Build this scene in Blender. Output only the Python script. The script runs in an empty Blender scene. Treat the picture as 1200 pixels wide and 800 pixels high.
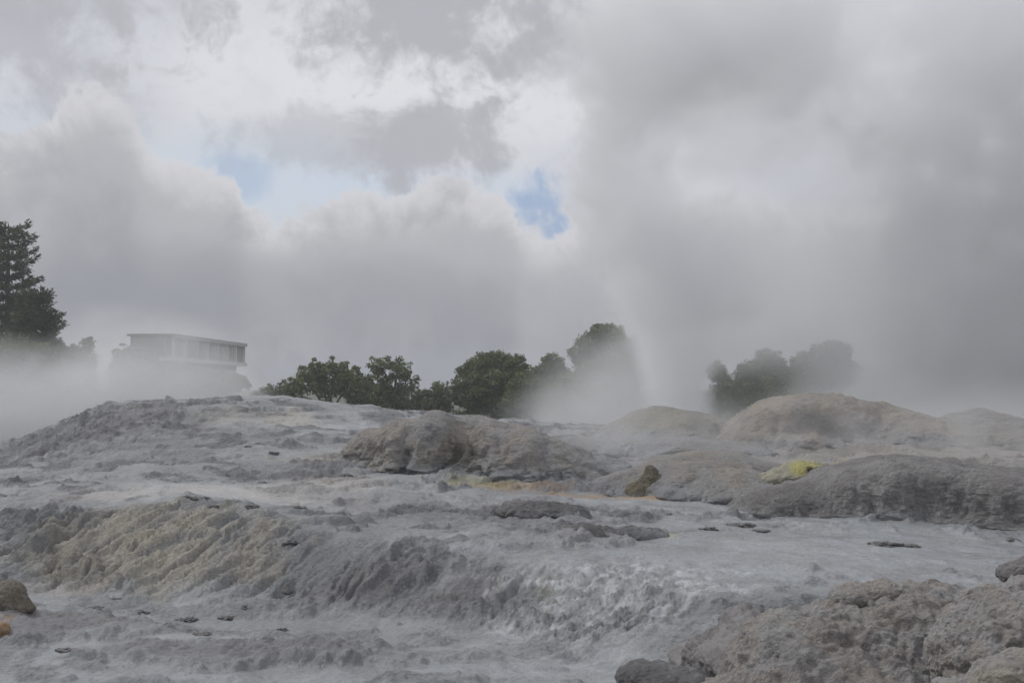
import bpy, bmesh, math, random
import numpy as np
from mathutils import Vector, Matrix
R = math.radians
sc = bpy.context.scene
COL = sc.collection
random.seed(7)

# ------------------------------------------------------------------ camera
F = 1347.0                      # focal length in photo pixels (1200 wide)
EYE = 5.5
PITCH = math.atan(55.0 / F)
cp, sp = math.cos(PITCH), math.sin(PITCH)
cam_d = bpy.data.cameras.new('camera')
cam = bpy.data.objects.new('camera', cam_d)
COL.objects.link(cam)
cam.location = (0, 0, EYE)
cam.rotation_euler = (R(90) + PITCH, 0, 0)
cam_d.sensor_width = 36
cam_d.lens = 36 * F / 1200
cam_d.clip_start = 0.2
cam_d.clip_end = 9000
sc.camera = cam

def ray(u, v):
    x = (u - 600) / F
    y = (400 - v) / F
    return (x, cp - y * sp, sp + y * cp)

def at(u, v, d):
    """point seen at photo pixel (u, v), d metres in front of the viewer"""
    r = ray(u, v)
    k = d / r[1]
    return (r[0] * k, d, EYE + r[2] * k)

# ------------------------------------------------------------------ noise
class Noise:
    def __init__(s, seed):
        g = np.random.RandomState(seed)
        s.p = g.permutation(256).astype(np.int32)
        s.p = np.concatenate([s.p, s.p, s.p])
        v = g.normal(size=(256, 3)); v /= np.linalg.norm(v, axis=1)[:, None]
        s.g3 = v.astype(np.float32)
        a = g.uniform(0, 2 * np.pi, 256)
        s.g2 = np.stack([np.cos(a), np.sin(a)], 1).astype(np.float32)
    def n2(s, x, y):
        xi = np.floor(x).astype(np.int32); yi = np.floor(y).astype(np.int32)
        fx = (x - xi).astype(np.float32); fy = (y - yi).astype(np.float32)
        u = fx * fx * fx * (fx * (fx * 6 - 15) + 10); w = fy * fy * fy * (fy * (fy * 6 - 15) + 10)
        def c(ox, oy):
            h = s.p[s.p[(xi + ox) & 255] + ((yi + oy) & 255)]
            g = s.g2[h]
            return g[:, 0] * (fx - ox) + g[:, 1] * (fy - oy)
        a = c(0, 0); b = c(1, 0); d = c(0, 1); e = c(1, 1)
        return ((a + u * (b - a)) * (1 - w) + (d + u * (e - d)) * w) * 1.41
    def n3(s, q):
        q = q.astype(np.float32)
        i = np.floor(q).astype(np.int32); f = q - i
        w = f * f * f * (f * (f * 6 - 15) + 10)
        out = 0
        for ox in (0, 1):
            for oy in (0, 1):
                for oz in (0, 1):
                    h = s.p[s.p[s.p[(i[:, 0] + ox) & 255] + ((i[:, 1] + oy) & 255)] + ((i[:, 2] + oz) & 255)]
                    g = s.g3[h]
                    d = g[:, 0] * (f[:, 0] - ox) + g[:, 1] * (f[:, 1] - oy) + g[:, 2] * (f[:, 2] - oz)
                    k = (w[:, 0] if ox else 1 - w[:, 0]) * (w[:, 1] if oy else 1 - w[:, 1]) * (w[:, 2] if oz else 1 - w[:, 2])
                    out = out + d * k
        return out * 1.3
NZ = [Noise(100 + i) for i in range(12)]

def fbm2(k, x, y, oct=4, gain=.5, lac=2.03):
    o = 0; a = 1; t = 0
    for i in range(oct):
        o = o + a * NZ[(k + i) % 12].n2(x + 17.3 * i, y - 9.1 * i); t += a
        a *= gain; x = x * lac; y = y * lac
    return o / t * 1.6
def bil2(k, x, y, oct=4, gain=.5, lac=2.03):
    o = 0; a = 1; t = 0
    for i in range(oct):
        o = o + a * np.abs(NZ[(k + i) % 12].n2(x + 17.3 * i, y - 9.1 * i)); t += a
        a *= gain; x = x * lac; y = y * lac
    return o / t * 2
def fbm3(k, q, oct=4, gain=.5, lac=2.03):
    o = 0; a = 1; t = 0
    for i in range(oct):
        o = o + a * NZ[(k + i) % 12].n3(q + 13.7 * i); t += a
        a *= gain; q = q * lac
    return o / t * 1.6
def bil3(k, q, oct=4, gain=.5, lac=2.03):
    o = 0; a = 1; t = 0
    for i in range(oct):
        o = o + a * np.abs(NZ[(k + i) % 12].n3(q + 13.7 * i)); t += a
        a *= gain; q = q * lac
    return o / t * 2
def sstep(a, b, x):
    t = np.clip((x - a) / (b - a), 0, 1)
    return t * t * (3 - 2 * t)

# ------------------------------------------------------------------ names, tags, meshes
def tag(o, label=None, cat=None, group=None, kind=None):
    if label: o['label'] = label
    if cat: o['category'] = cat
    if group: o['group'] = group
    if kind: o['kind'] = kind
    return o

def empty(name, loc, rz=0):
    o = bpy.data.objects.new(name, None)
    COL.objects.link(o)
    o.location = loc; o.rotation_euler = (0, 0, rz)
    o.empty_display_size = .2
    return o

def mesh_np(name, co, faces, mat, parent=None, smooth=True, attrs=None, loc=(0, 0, 0)):
    """co (N,3), faces (M,k) numpy, constant k"""
    me = bpy.data.meshes.new(name)
    n = len(co); m, k = faces.shape
    me.vertices.add(n)
    me.vertices.foreach_set('co', np.ascontiguousarray(co, np.float32).ravel())
    me.loops.add(m * k)
    me.loops.foreach_set('vertex_index', np.ascontiguousarray(faces, np.int32).ravel())
    me.polygons.add(m)
    me.polygons.foreach_set('loop_start', np.arange(0, m * k, k, dtype=np.int32))
    me.update(calc_edges=True)
    me.validate()
    me.polygons.foreach_set('use_smooth', np.full(len(me.polygons), smooth))
    if attrs:
        for an, av in attrs.items():
            if av.ndim == 2:
                a = me.attributes.new(an, 'FLOAT_COLOR', 'POINT')
                a.data.foreach_set('color', np.concatenate([av, np.ones((n, 1))], 1).astype(np.float32).ravel())
            else:
                a = me.attributes.new(an, 'FLOAT', 'POINT')
                a.data.foreach_set('value', av.astype(np.float32))
    me.materials.append(mat)
    o = bpy.data.objects.new(name, me)
    COL.objects.link(o)
    o.location = loc
    if parent: o.parent = parent
    return o

class MB:
    """collects boxes and tubes, links them as one mesh object"""
    def __init__(s): s.bm = bmesh.new()
    def box(s, lo, hi):
        vs = [s.bm.verts.new((x, y, z)) for z in (lo[2], hi[2]) for y in (lo[1], hi[1]) for x in (lo[0], hi[0])]
        for f in ((0, 2, 3, 1), (4, 5, 7, 6), (0, 1, 5, 4), (2, 6, 7, 3), (0, 4, 6, 2), (1, 3, 7, 5)):
            s.bm.faces.new([vs[i] for i in f])
    def tube(s, pts, rad, n=7):
        rings = []
        for i, p in enumerate(pts):
            p = Vector(p)
            t = (Vector(pts[min(i + 1, len(pts) - 1)]) - Vector(pts[max(i - 1, 0)])).normalized()
            a = t.orthogonal().normalized(); b = t.cross(a)
            rings.append([s.bm.verts.new(p + (a * math.cos(2 * math.pi * k / n) + b * math.sin(2 * math.pi * k / n)) * rad[i]) for k in range(n)])
        for i in range(len(rings) - 1):
            for k in range(n):
                s.bm.faces.new((rings[i][k], rings[i][(k + 1) % n], rings[i + 1][(k + 1) % n], rings[i + 1][k]))
        s.bm.faces.new(rings[0][::-1]); s.bm.faces.new(rings[-1])
    def build(s, name, mat, parent=None, smooth=False):
        me = bpy.data.meshes.new(name)
        bmesh.ops.recalc_face_normals(s.bm, faces=s.bm.faces)
        s.bm.to_mesh(me); s.bm.free()
        me.materials.append(mat)
        if smooth: me.polygons.foreach_set('use_smooth', np.full(len(me.polygons), True))
        o = bpy.data.objects.new(name, me); COL.objects.link(o)
        if parent: o.parent = parent
        return o

# ------------------------------------------------------------------ node helper
class NT:
    def __init__(s, tree): s.t = tree; s.n = tree.nodes; s.l = tree.links
    def node(s, typ, **kw):
        n = s.n.new(typ)
        for k, v in kw.items():
            if k == 'ins':
                for i, val in v.items(): s.set(n.inputs[i], val)
            else: setattr(n, k, v)
        return n
    def set(s, sock, val):
        if isinstance(val, bpy.types.NodeSocket): s.l.new(val, sock)
        elif val is not None: sock.default_value = val
    def m(s, op, a, b=None, c=None, clamp=False):
        n = s.n.new('ShaderNodeMath'); n.operation = op; n.use_clamp = clamp
        for i, v in enumerate((a, b, c)):
            if v is not None: s.set(n.inputs[i], v)
        return n.outputs[0]
    def v(s, op, a, b=None, out=0):
        n = s.n.new('ShaderNodeVectorMath'); n.operation = op
        s.set(n.inputs[0], a)
        if b is not None:
            s.set(n.inputs['Scale'] if op == 'SCALE' else n.inputs[1], b)
        return n.outputs[out]
    def ss(s, lo, hi, x):
        n = s.n.new('ShaderNodeMapRange'); n.interpolation_type = 'SMOOTHSTEP'
        s.set(n.inputs['Value'], x)
        if lo < hi: n.inputs[1].default_value = lo; n.inputs[2].default_value = hi
        else:
            n.inputs[1].default_value = hi; n.inputs[2].default_value = lo
            n.inputs[3].default_value = 1; n.inputs[4].default_value = 0
        return n.outputs[0]
    def noise(s, vec, scale=1, detail=3, rough=.5, dist=0, color=False):
        n = s.n.new('ShaderNodeTexNoise'); n.noise_dimensions = '3D'
        s.set(n.inputs['Vector'], vec)
        n.inputs['Scale'].default_value = scale; n.inputs['Detail'].default_value = detail
        n.inputs['Roughness'].default_value = rough; n.inputs['Distortion'].default_value = dist
        return n.outputs['Color' if color else 'Fac']
    def mixc(s, f, a, b, blend='MIX'):
        n = s.n.new('ShaderNodeMix'); n.data_type = 'RGBA'; n.blend_type = blend
        s.set(n.inputs[0], f)
        for i, c in ((6, a), (7, b)):
            s.set(n.inputs[i], (*c, 1) if isinstance(c, tuple) and len(c) == 3 else c)
        return n.outputs[2]
    def curve(s, x, pts):
        """piecewise curve, pts (x, y) with x ascending; any range"""
        x0, x1 = pts[0][0], pts[-1][0]
        ys = [p[1] for p in pts]; y0, y1 = min(ys), max(ys)
        if y1 - y0 < 1e-6: y1 = y0 + 1
        t = s.m('DIVIDE', s.m('SUBTRACT', x, x0), x1 - x0, clamp=True)
        n = s.n.new('ShaderNodeFloatCurve')
        c = n.mapping.curves[0]
        while len(c.points) > 2: c.points.remove(c.points[1])
        c.points[0].location = (0, (pts[0][1] - y0) / (y1 - y0)); c.points[1].location = (1, (pts[-1][1] - y0) / (y1 - y0))
        for px, py in pts[1:-1]: c.points.new((px - x0) / (x1 - x0), (py - y0) / (y1 - y0))
        for p in c.points: p.handle_type = 'AUTO_CLAMPED'
        n.mapping.update()
        s.l.new(t, n.inputs['Value'])
        return s.m('MULTIPLY_ADD', n.outputs[0], y1 - y0, y0)

def new_mat(name):
    m = bpy.data.materials.new(name); m.use_nodes = True
    m.node_tree.nodes.clear()
    return m, NT(m.node_tree)

# ------------------------------------------------------------------ materials
def sinter_mat(name, scale=1.0, bump=1.0, flat=None):
    m, t = new_mat(name)
    out = t.node('ShaderNodeOutputMaterial'); b = t.node('ShaderNodeBsdfPrincipled')
    t.l.new(b.outputs[0], out.inputs[0])
    pos = t.node('ShaderNodeNewGeometry').outputs['Position']
    if flat:
        tint = t.node('ShaderNodeRGB'); tint.outputs[0].default_value = (*flat, 1); tint = tint.outputs[0]
        wet = .1
    else:
        tint = t.node('ShaderNodeAttribute', attribute_name='tint').outputs['Color']
        wet = t.node('ShaderNodeAttribute', attribute_name='wet').outputs['Fac']
    n1 = t.noise(pos, .9 * scale, 6, .62)
    n2 = t.noise(pos, 7 * scale, 5, .65, .3)
    n3 = t.noise(t.v('ADD', pos, (31, 7, 3)), 2.2 * scale, 5, .6, .5)
    n5 = t.noise(t.v('ADD', pos, (9, 1, 17)), 24 * scale, 4, .7)
    k = t.m('ADD', .1, t.m('ADD', t.m('MULTIPLY', n1, .5), t.m('ADD', t.m('MULTIPLY', n2, .7), t.m('MULTIPLY', n5, .6))))
    k = t.m('MULTIPLY', k, 1.0)
    col = t.v('SCALE', tint, k)
    # mineral bloom: pale salts and rusty grains of their own outline
    pale = t.ss(.56, .7, n3)
    col = t.mixc(t.m('MULTIPLY', pale, .28), col, (.43, .43, .43))
    n4 = t.noise(t.v('ADD', pos, (3, 57, 11)), 4.5 * scale, 4, .6)
    col = t.mixc(t.m('MULTIPLY', t.ss(.6, .72, n4), .35), col, (.20, .185, .175))
    t.set(b.inputs['Base Color'], col)
    rough = t.m('SUBTRACT', .86, t.m('MULTIPLY', wet, t.m('ADD', .47, t.m('MULTIPLY', n3, .3))))
    t.set(b.inputs['Roughness'], rough)
    b.inputs['Specular IOR Level'].default_value = .45
    h1 = t.noise(pos, 9 * scale, 7, .68, .4)
    vor = t.node('ShaderNodeTexVoronoi', feature='SMOOTH_F1', ins={'Scale': 5.5 * scale, 'Smoothness': .6, 'Vector': t.v('ADD', pos, t.v('SCALE', t.noise(pos, 3 * scale, 3, .5, color=True), .5))})
    cr = t.node('ShaderNodeTexVoronoi', feature='DISTANCE_TO_EDGE', ins={'Scale': 2.3 * scale, 'Vector': t.v('ADD', pos, t.v('SCALE', t.noise(pos, 2.2 * scale, 4, .6, color=True), .9))})
    h = t.m('ADD', h1, t.m('ADD', t.m('MULTIPLY', vor.outputs['Distance'], .5), t.m('MULTIPLY', t.ss(0, .06, cr.outputs['Distance']), .09)))
    amp = t.m('SUBTRACT', 1.1, t.m('MULTIPLY', wet, .92)) if not flat else 1.0
    bp = t.node('ShaderNodeBump', ins={'Strength': 1.0, 'Distance': .17 * bump / scale, 'Height': t.m('MULTIPLY', h, amp)})
    t.l.new(bp.outputs[0], b.inputs['Normal'])
    return m

M_SINTER = sinter_mat('sinter', 1.0, 1.0)
M_ROCK = sinter_mat('grey_rock', 1.9, .8)

def plain_mat(name, col, rough=.8, var=.25, scale=2.0):
    m, t = new_mat(name)
    out = t.node('ShaderNodeOutputMaterial'); b = t.node('ShaderNodeBsdfPrincipled')
    t.l.new(b.outputs[0], out.inputs[0])
    pos = t.node('ShaderNodeNewGeometry').outputs['Position']
    n = t.noise(pos, scale, 5, .6)
    t.set(b.inputs['Base Color'], t.v('SCALE', (*col,), t.m('ADD', 1 - var, t.m('MULTIPLY', n, 2 * var))))
    b.inputs['Roughness'].default_value = rough
    return m
M_BARK = plain_mat('bark', (.09, .075, .06), .9, .3, 5)
M_CONCRETE = plain_mat('painted_concrete', (.42, .42, .41), .75, .08, .8)
M_WALL = plain_mat('grey_render', (.15, .155, .155), .85, .1, .6)
M_ROOF = plain_mat('roof_felt', (.14, .14, .145), .9, .12, .8)
M_FRAME = plain_mat('window_frame', (.26, .26, .26), .5, .05, 1)
def glass_mat():
    m, t = new_mat('dark_window_glass')
    out = t.node('ShaderNodeOutputMaterial'); b = t.node('ShaderNodeBsdfPrincipled')
    t.l.new(b.outputs[0], out.inputs[0])
    n = t.noise(t.node('ShaderNodeNewGeometry').outputs['Position'], .5, 2)
    t.set(b.inputs['Base Color'], t.mixc(n, (.05, .055, .06), (.10, .105, .11)))
    b.inputs['Roughness'].default_value = .15
    return m
M_GLASS = glass_mat()

def leaf_mat(name):
    m, t = new_mat(name)
    out = t.node('ShaderNodeOutputMaterial')
    tint = t.node('ShaderNodeAttribute', attribute_name='tint').outputs['Color']
    b = t.node('ShaderNodeBsdfPrincipled', ins={'Base Color': tint, 'Roughness': .6})
    tr = t.node('ShaderNodeBsdfTranslucent', ins={'Color': tint})
    mx = t.node('ShaderNodeMixShader', ins={0: .25})
    t.l.new(b.outputs[0], mx.inputs[1]); t.l.new(tr.outputs[0], mx.inputs[2])
    t.l.new(mx.outputs[0], out.inputs[0])
    return m
M_LEAF = leaf_mat('foliage')

# ------------------------------------------------------------------ the terrain
# control points: photo column, photo row, metres away -> height
CP = []
def c3(u, v, d): CP.append(at(u, v, d))
def cz(u, d, z): CP.append(((u - 600) / F * d, d, z))
for u, v, d in [
    # lower basin in front
    (-250, 725, 27), (-100, 715, 28), (0, 712, 29), (40, 692, 31.3), (100, 692, 31.4), (200, 693, 31.2), (320, 694, 31), (380, 702, 30),
    (450, 714, 28.6), (540, 728, 27.2), (600, 740, 26), (660, 766, 24), (720, 800, 21.6), (740, 840, 19),
    (0, 760, 24.4), (200, 750, 25.2), (400, 760, 24.4), (100, 800, 21.6), (300, 800, 21.5), (500, 800, 21.4), (600, 800, 21.4), (-200, 800, 21.5),
    # top of the left bank
    (-250, 640, 34), (-80, 635, 34), (0, 628, 34.5), (50, 612, 34.8), (100, 600, 35), (200, 593, 35.2), (320, 600, 34.8), (400, 632, 32.5), (460, 650, 31), (540, 656, 30),
    (600, 660, 29.2), (700, 667, 28.3), (780, 678, 27), (840, 694, 25.6),
    # shelf and the pool on the right
    (600, 640, 31), (700, 636, 32), (850, 650, 30), (1000, 650, 30), (1200, 665, 29), (1000, 690, 26), (1200, 700, 25), (1400, 690, 26), (1100, 622, 35.3), (1200, 630, 34.4), (900, 607, 38), (780, 596, 39.8), (1400, 640, 34),
    (500, 610, 36), (600, 605, 37), (700, 600, 38.4), (400, 600, 38),
    # terraces behind the bank
    (0, 575, 42), (100, 565, 43), (200, 560, 43.5), (300, 562, 43.5), (400, 570, 43), (500, 573, 43.5), (600, 576, 43.5), (700, 578, 43),
    (0, 552, 52), (100, 542, 50), (200, 536, 50), (300, 535, 50), (350, 530, 52), (420, 540, 50), (700, 557, 47), (800, 548, 49),
    (60, 528, 57), (130, 508, 58), (200, 508, 58.5), (300, 504, 59), (400, 503, 62), (550, 505, 62), (680, 520, 58), (760, 522, 57), (850, 532, 53), (950, 534, 50), (1100, 536, 47), (1200, 540, 46),
    # the far rim of the terrace
    (140, 492, 61), (220, 490, 62), (330, 482, 66), (-60, 585, 58),
    (0, 551, 60), (60, 517, 62), (130, 475, 65.5), (170, 468, 67), (250, 467, 71), (330, 466, 75), (440, 478, 76), (560, 490, 76), (640, 497, 74), (730, 504, 68), (840, 494, 68), (960, 500, 66),
    (1090, 497, 65), (1200, 498, 64), (1400, 500, 64)]:
    c3(u, v, d)
for u in (-300, -100, 0, 100, 200, 350, 500, 650, 800, 1000, 1200, 1500):
    cz(u, 88, 1.6 if u > 60 else -.3); cz(u, 120, .9 if u > 60 else 0); cz(u, 200, .5)
for u in (-2200, -600, 600, 1800, 3400):
    cz(u, 14, .1 if u < 900 else .6); cz(u, 9, 1.2); cz(u, 5, 3.2); cz(u, 3, 3.9)
cz(900, 19, .4); cz(1100, 20, .6); cz(1300, 20, .8); cz(820, 22, .3)
cz(-700, 30, .3); cz(-700, 50, 1.2); cz(1900, 30, 1.2); cz(1900, 50, 2.6)
CP = np.array(CP)
def _rbf():
    d = np.sqrt(((CP[:, None, :2] - CP[None, :, :2]) ** 2).sum(-1) + .15)
    n = len(CP)
    A = np.zeros((n + 1, n + 1)); A[:n, :n] = d; A[:n, n] = 1; A[n, :n] = 1
    A[:n, :n] -= np.eye(n) * .02
    return np.linalg.solve(A, np.concatenate([CP[:, 2], [0]]))
RW = _rbf()
def h_base(x, y):
    x = np.asarray(x, np.float32); y = np.asarray(y, np.float32)
    o = np.full(x.shape, RW[-1], np.float64)
    for i in range(len(CP)):
        dx = x - np.float32(CP[i, 0]); dy = y - np.float32(CP[i, 1])
        o += RW[i] * np.sqrt(dx * dx + dy * dy + np.float32(.15))
    return o
def ground_at(u, v):
    """first point of the base terrain that the line of sight through (u, v) meets"""
    d = np.arange(12, 90, .05)
    r = ray(u, v)
    k = d / r[1]
    g = h_base(r[0] * k, d)
    z = EYE + r[2] * k
    i = np.argmax(z <= g) if (z <= g).any() else len(d) - 1
    return float(r[0] * k[i]), float(d[i]), float(g[i])

def patch(x, y, u, v, ru, rv, soft=.6, k=0):
    """0..1 mask of an oval patch lying on the ground, its edge frayed by noise"""
    cx, cy, _ = ground_at(u, v)
    _, y0, _ = ground_at(u, v + rv); _, y1, _ = ground_at(u, v - rv)
    rx = ru * cy / F; ry0 = max(cy - y0, .25); ry1 = max(y1 - cy, .25)
    dy = y - cy
    q = np.sqrt(((x - cx) / rx) ** 2 + (dy / np.where(dy < 0, ry0, ry1)) ** 2)
    m = np.zeros(x.shape)
    near = q < 2
    if near.any():
        w = fbm2(k + 3, x[near] * .9, y[near] * .9, 4)
        m[near] = sstep(1 + soft, 1 - soft, q[near] + w * .55)
    return m

def terrain_fields(x, y, grid=None):
    h0 = h_base(x, y)
    slope = np.zeros_like(h0)
    if grid:
        az, rr = grid
        H = h0.reshape(len(rr), len(az))
        slope = np.hypot(np.gradient(H, rr, axis=0), np.gradient(H, az, axis=1) / rr[:, None]).ravel()
    near = sstep(100, 80, y)
    # pools and flow sheets stay smooth
    pool = np.maximum(sstep(.28, .05, h0) * sstep(22, 18, -y * 0 + 20), 0)
    pool = np.maximum(pool * sstep(12, 16, y), patch(x, y, 1010, 645, 330, 45, .35))
    pool = np.maximum(pool, patch(x, y, 760, 650, 260, 22, .4) * .9)
    pool = np.maximum(pool, patch(x, y, 250, 577, 160, 11, .5) * .8)
    pool = np.maximum(pool, patch(x, y, 620, 588, 330, 9, .5) * .7)
    pool = np.maximum(pool, patch(x, y, 380, 497, 120, 7, .5) * .7)
    n_lo = fbm2(0, x / 6.5, y / 6.5, 4)
    n_md = fbm2(2, x / 2.2, y / 2.2, 5)
    h1 = h0 + near * (1 - .8 * pool) * (.24 * n_lo + .15 * n_md)
    # rimstone terraces
    st = .34
    tt = h1 / st + .55 * fbm2(4, x / 2.6, y / 2.6, 4)
    fl = np.floor(tt); fr = tt - fl
    stair = fl + sstep(.42, .72, fr) - (tt - h1 / st)
    ter = near * (1 - .85 * pool) * (1 - .8 * sstep(.16, .35, slope)) * sstep(.25, .6, fbm2(6, x / 9, y / 9, 3) + .45)
    h2 = h1 + (stair * st - h1) * .92 * ter
    # crusty rough ground
    rough = sstep(.06, .26, fbm2(5, x / 3.1, y / 3.1, 6, .58) - .01) * (1 - .85 * pool)
    face = sstep(.14, .4, slope) * near
    crust = rough
    rough = np.maximum(rough, face * .55)
    return h0, h2, slope, pool, rough, face, n_lo, n_md, near, crust

PALE = np.array([.31, .321, .332]); MID = np.array([.238, .242, .252]); DARK = np.array([.135, .13, .135])
TAN = np.array([.39, .352, .285]); YEL = np.array([.52, .46, .17]); ORA = np.array([.36, .22, .11]); PINK = np.array([.42, .385, .355]); BROWN = np.array([.23, .205, .185]); GREEN = np.array([.30, .31, .24])
WARM0 = np.array([.29, .262, .23]); GREY0 = np.array([.25, .24, .235])
def lerp(a, b, m): return a + (b - a) * m[:, None]

def build_ground():
    core = np.linspace(R(-26.5), R(26.5), 1060)
    side = np.linspace(R(27), R(78), 110)
    az = np.concatenate([-side[::-1], core, side])
    r1 = 2.2 * (11 / 2.2) ** np.linspace(0, 1, 50, endpoint=False)
    r2 = 11 * (92 / 11) ** np.linspace(0, 1, 880, endpoint=False)
    r3 = 92 * (4000 / 92) ** np.linspace(0, 1, 90)
    rr = np.concatenate([r1, r2, r3])
    A, Rr = np.meshgrid(az, rr)
    x = (np.sin(A) * Rr).ravel(); y = (np.cos(A) * Rr).ravel()
    h0, h, slope, pool, rough, face, n_lo, n_md, near, crust = terrain_fields(x, y, (az, rr))
    # fluted faces, lumps on the rough crust, fine grain
    fw = fbm2(2, x * .5, y * .5, 3) * .5
    fl = .55 - 1.5 * np.abs(fbm2(7, (x - .75 * y) * 1.25 + fw, y * .28 + fw, 4, .55))
    fl = fl + .3 * fbm2(4, (x - .7 * y) * 3.4 + fw, y * .8, 3)
    casc = patch(x, y, 720, 705, 130, 45, .45) 
    casc2 = patch(x, y, 450, 670, 130, 25, .45)
    ext = np.zeros_like(x)
    nr = near > 0
    X, Y = x[nr], y[nr]
    lump = bil2(8, X * 1.0, Y * 1.0, 4, .42)
    grain = fbm2(1, X * 3.6, Y * 3.6, 5, .6)
    ripple = fbm2(9, X * 1.3 + .3 * Y, Y * 3.2, 3)
    ext[nr] = (crust[nr] * (1 - .45 * sstep(42, 58, Y)) * (.26 * (lump - .33)) + face[nr] * .06 * (lump - .35) + (.004 + .008 * (1 - pool[nr]) + .042 * crust[nr]) * grain + face[nr] * (.13 + .19 * sstep(-5.2, -7.5, X)) * fl[nr]
               + casc[nr] * (.13 * (bil2(3, X * 2.4, Y * 1.8, 4, .55) - .4) + .03 * grain)
               + casc2[nr] * (.12 * fl[nr] + .05 * (lump - .4))
               + (1 - rough[nr]) * (.018 * ripple)) * near[nr]
    z = h + ext
    # ---- colours of the ground, cascade highlights painted in
    c = lerp(np.tile(MID, (len(x), 1)), np.tile(PALE, (len(x), 1)), sstep(-.35, .35, n_lo + .4 * n_md))
    c = lerp(c, MID * .85, rough * .6)
    dk = sstep(.16, .5, fbm2(3, x / 1.5 + 40, y / 1.5, 5, .6)) * rough
    c = lerp(c, DARK, dk * .75)
    c = lerp(c, PALE * np.array([.97, 1, 1.03]), pool * .65 * sstep(.5, -.4, fbm2(8, x / 1.7, y / 1.7, 4)))
    run = sstep(.0, .5, fbm2(11, (x + .5 * y) / 1.1, (y - .3 * x) / 5, 5, .6)) * (1 - crust) * near
    c = lerp(c, MID * .74, run * .45)
    streak = sstep(.1, .6, fbm2(10, x / 4 + y / 9, y / 1.0, 4))
    c = lerp(c, MID * .78, streak * pool * .55)
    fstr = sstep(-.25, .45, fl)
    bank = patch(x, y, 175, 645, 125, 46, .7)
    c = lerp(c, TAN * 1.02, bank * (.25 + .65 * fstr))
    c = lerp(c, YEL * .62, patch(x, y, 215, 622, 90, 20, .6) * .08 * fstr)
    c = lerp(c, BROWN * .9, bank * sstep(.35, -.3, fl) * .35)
    P = [(300, 660, 40, 25, TAN, .35), (345, 490, 26, 9, TAN * 1.2, .6), (290, 490, 60, 8, TAN, .4),
         (980, 520, 210, 24, WARM0, .8), (760, 520, 130, 22, GREY0, .7), (700, 545, 80, 14, GREY0, .7), (1120, 535, 150, 14, WARM0, .7),
         (760, 583, 30, 4, ORA, .85), (690, 578, 70, 3, ORA * 1.1, .6), (600, 570, 60, 4, ORA, .5), (560, 566, 50, 5, YEL * .7, .4), (390, 568, 60, 9, PINK, .7), (180, 577, 120, 5, PINK, .7), (330, 580, 100, 7, PINK * .98, .6),
         (390, 540, 60, 5, TAN, .6), (640, 690, 16, 34, YEL * .75, .1), (660, 720, 18, 20, TAN, .15), (895, 558, 60, 7, np.array([.40, .38, .29]), .75), (935, 549, 40, 8, YEL * .9, .5), (780, 625, 14, 4, YEL * .9, .5), 
         (900, 655, 90, 8, MID * .9, .5), (60, 690, 60, 3, PINK, .5), (880, 625, 90, 8, MID * .8, .5), (6, 738, 10, 12, ORA, .8)]
    for (u, v, ru, rv, colr, a) in P:
        c = lerp(c, colr, patch(x, y, u, v, ru, rv, .6) * a)
    D = [(440, 685, 85, 18, .8), (540, 705, 55, 16, .9), (690, 625, 45, 14, .8), (625, 598, 60, 10, .7), (90, 738, 100, 13, .95), (270, 770, 150, 11, .9), (420, 772, 130, 8, .6), (620, 632, 60, 8, .6),
         (210, 520, 110, 16, .55), (60, 590, 60, 25, .35), (440, 590, 70, 12, .5), (350, 548, 60, 6, .45), (40, 535, 40, 14, .5), (130, 500, 60, 20, .6), (170, 485, 40, 10, .6), (270, 485, 80, 8, .35), (520, 600, 60, 8, .4), (610, 770, 50, 14, .35), (300, 710, 60, 8, .3), (380, 520, 60, 5, .4)]
    for (u, v, ru, rv, a) in D:
        pm = patch(x, y, u, v, ru, rv, .55)
        c = lerp(c, DARK * 1.15, pm * a)
        z = z + sstep(.1, .55, pm) * a * near * (.13 * (bil2(6, x * 1.3, y * 1.3, 3, .45) - .25) + .15)
    c = lerp(c, PALE * 1.45, casc * sstep(-.05, .35, fbm2(5, x * 2.4, y * 2.4, 5, .65)) * .9)  # pale flecks stand in for bright highlights on the wet cascade
    c = lerp(c, PALE * 1.3, patch(x, y, 690, 775, 90, 22, .6) * sstep(-.2, .4, fbm2(9, x * 2, y * 2, 5, .65)) * .7)
    far = sstep(84, 100, y)
    c = lerp(c, np.array([.075, .085, .05]), far)
    wet = np.clip(pool * .5 + .5 + casc * .35 - crust * .45 - face * .15, 0, 1) * (1 - far)
    n, m = Rr.shape
    i = np.arange(n * m).reshape(n, m)
    f = np.stack([i[:-1, :-1], i[:-1, 1:], i[1:, 1:], i[1:, :-1]], -1).reshape(-1, 4)
    co = np.stack([x, y, z], 1)
    # wide low sheet all round, under and behind the viewer
    k = len(co); s = 6000.
    g = np.array([[-s, -s, -6], [s, -s, -6], [s, s, -6], [-s, s, -6]])
    co = np.concatenate([co, g]); f = np.concatenate([f, [[k, k + 1, k + 2, k + 3]]])
    c = np.concatenate([c, np.tile([.1, .1, .07], (4, 1))]); wet = np.concatenate([wet, np.zeros(4)])
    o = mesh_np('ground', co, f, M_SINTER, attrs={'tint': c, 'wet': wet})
    tag(o, 'pale grey sinter terrace with wet flow sheets and crusted steps', 'ground', kind='structure')
    return o
build_ground()

# ------------------------------------------------------------------ mounds and rocks
_ico = {}
def ico(n):
    if n not in _ico:
        bm = bmesh.new(); bmesh.ops.create_icosphere(bm, subdivisions=n, radius=1)
        _ico[n] = (np.array([v.co[:] for v in bm.verts]), np.array([[v.index for v in f.verts] for f in bm.faces]))
        bm.free()
    return _ico[n]

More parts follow.
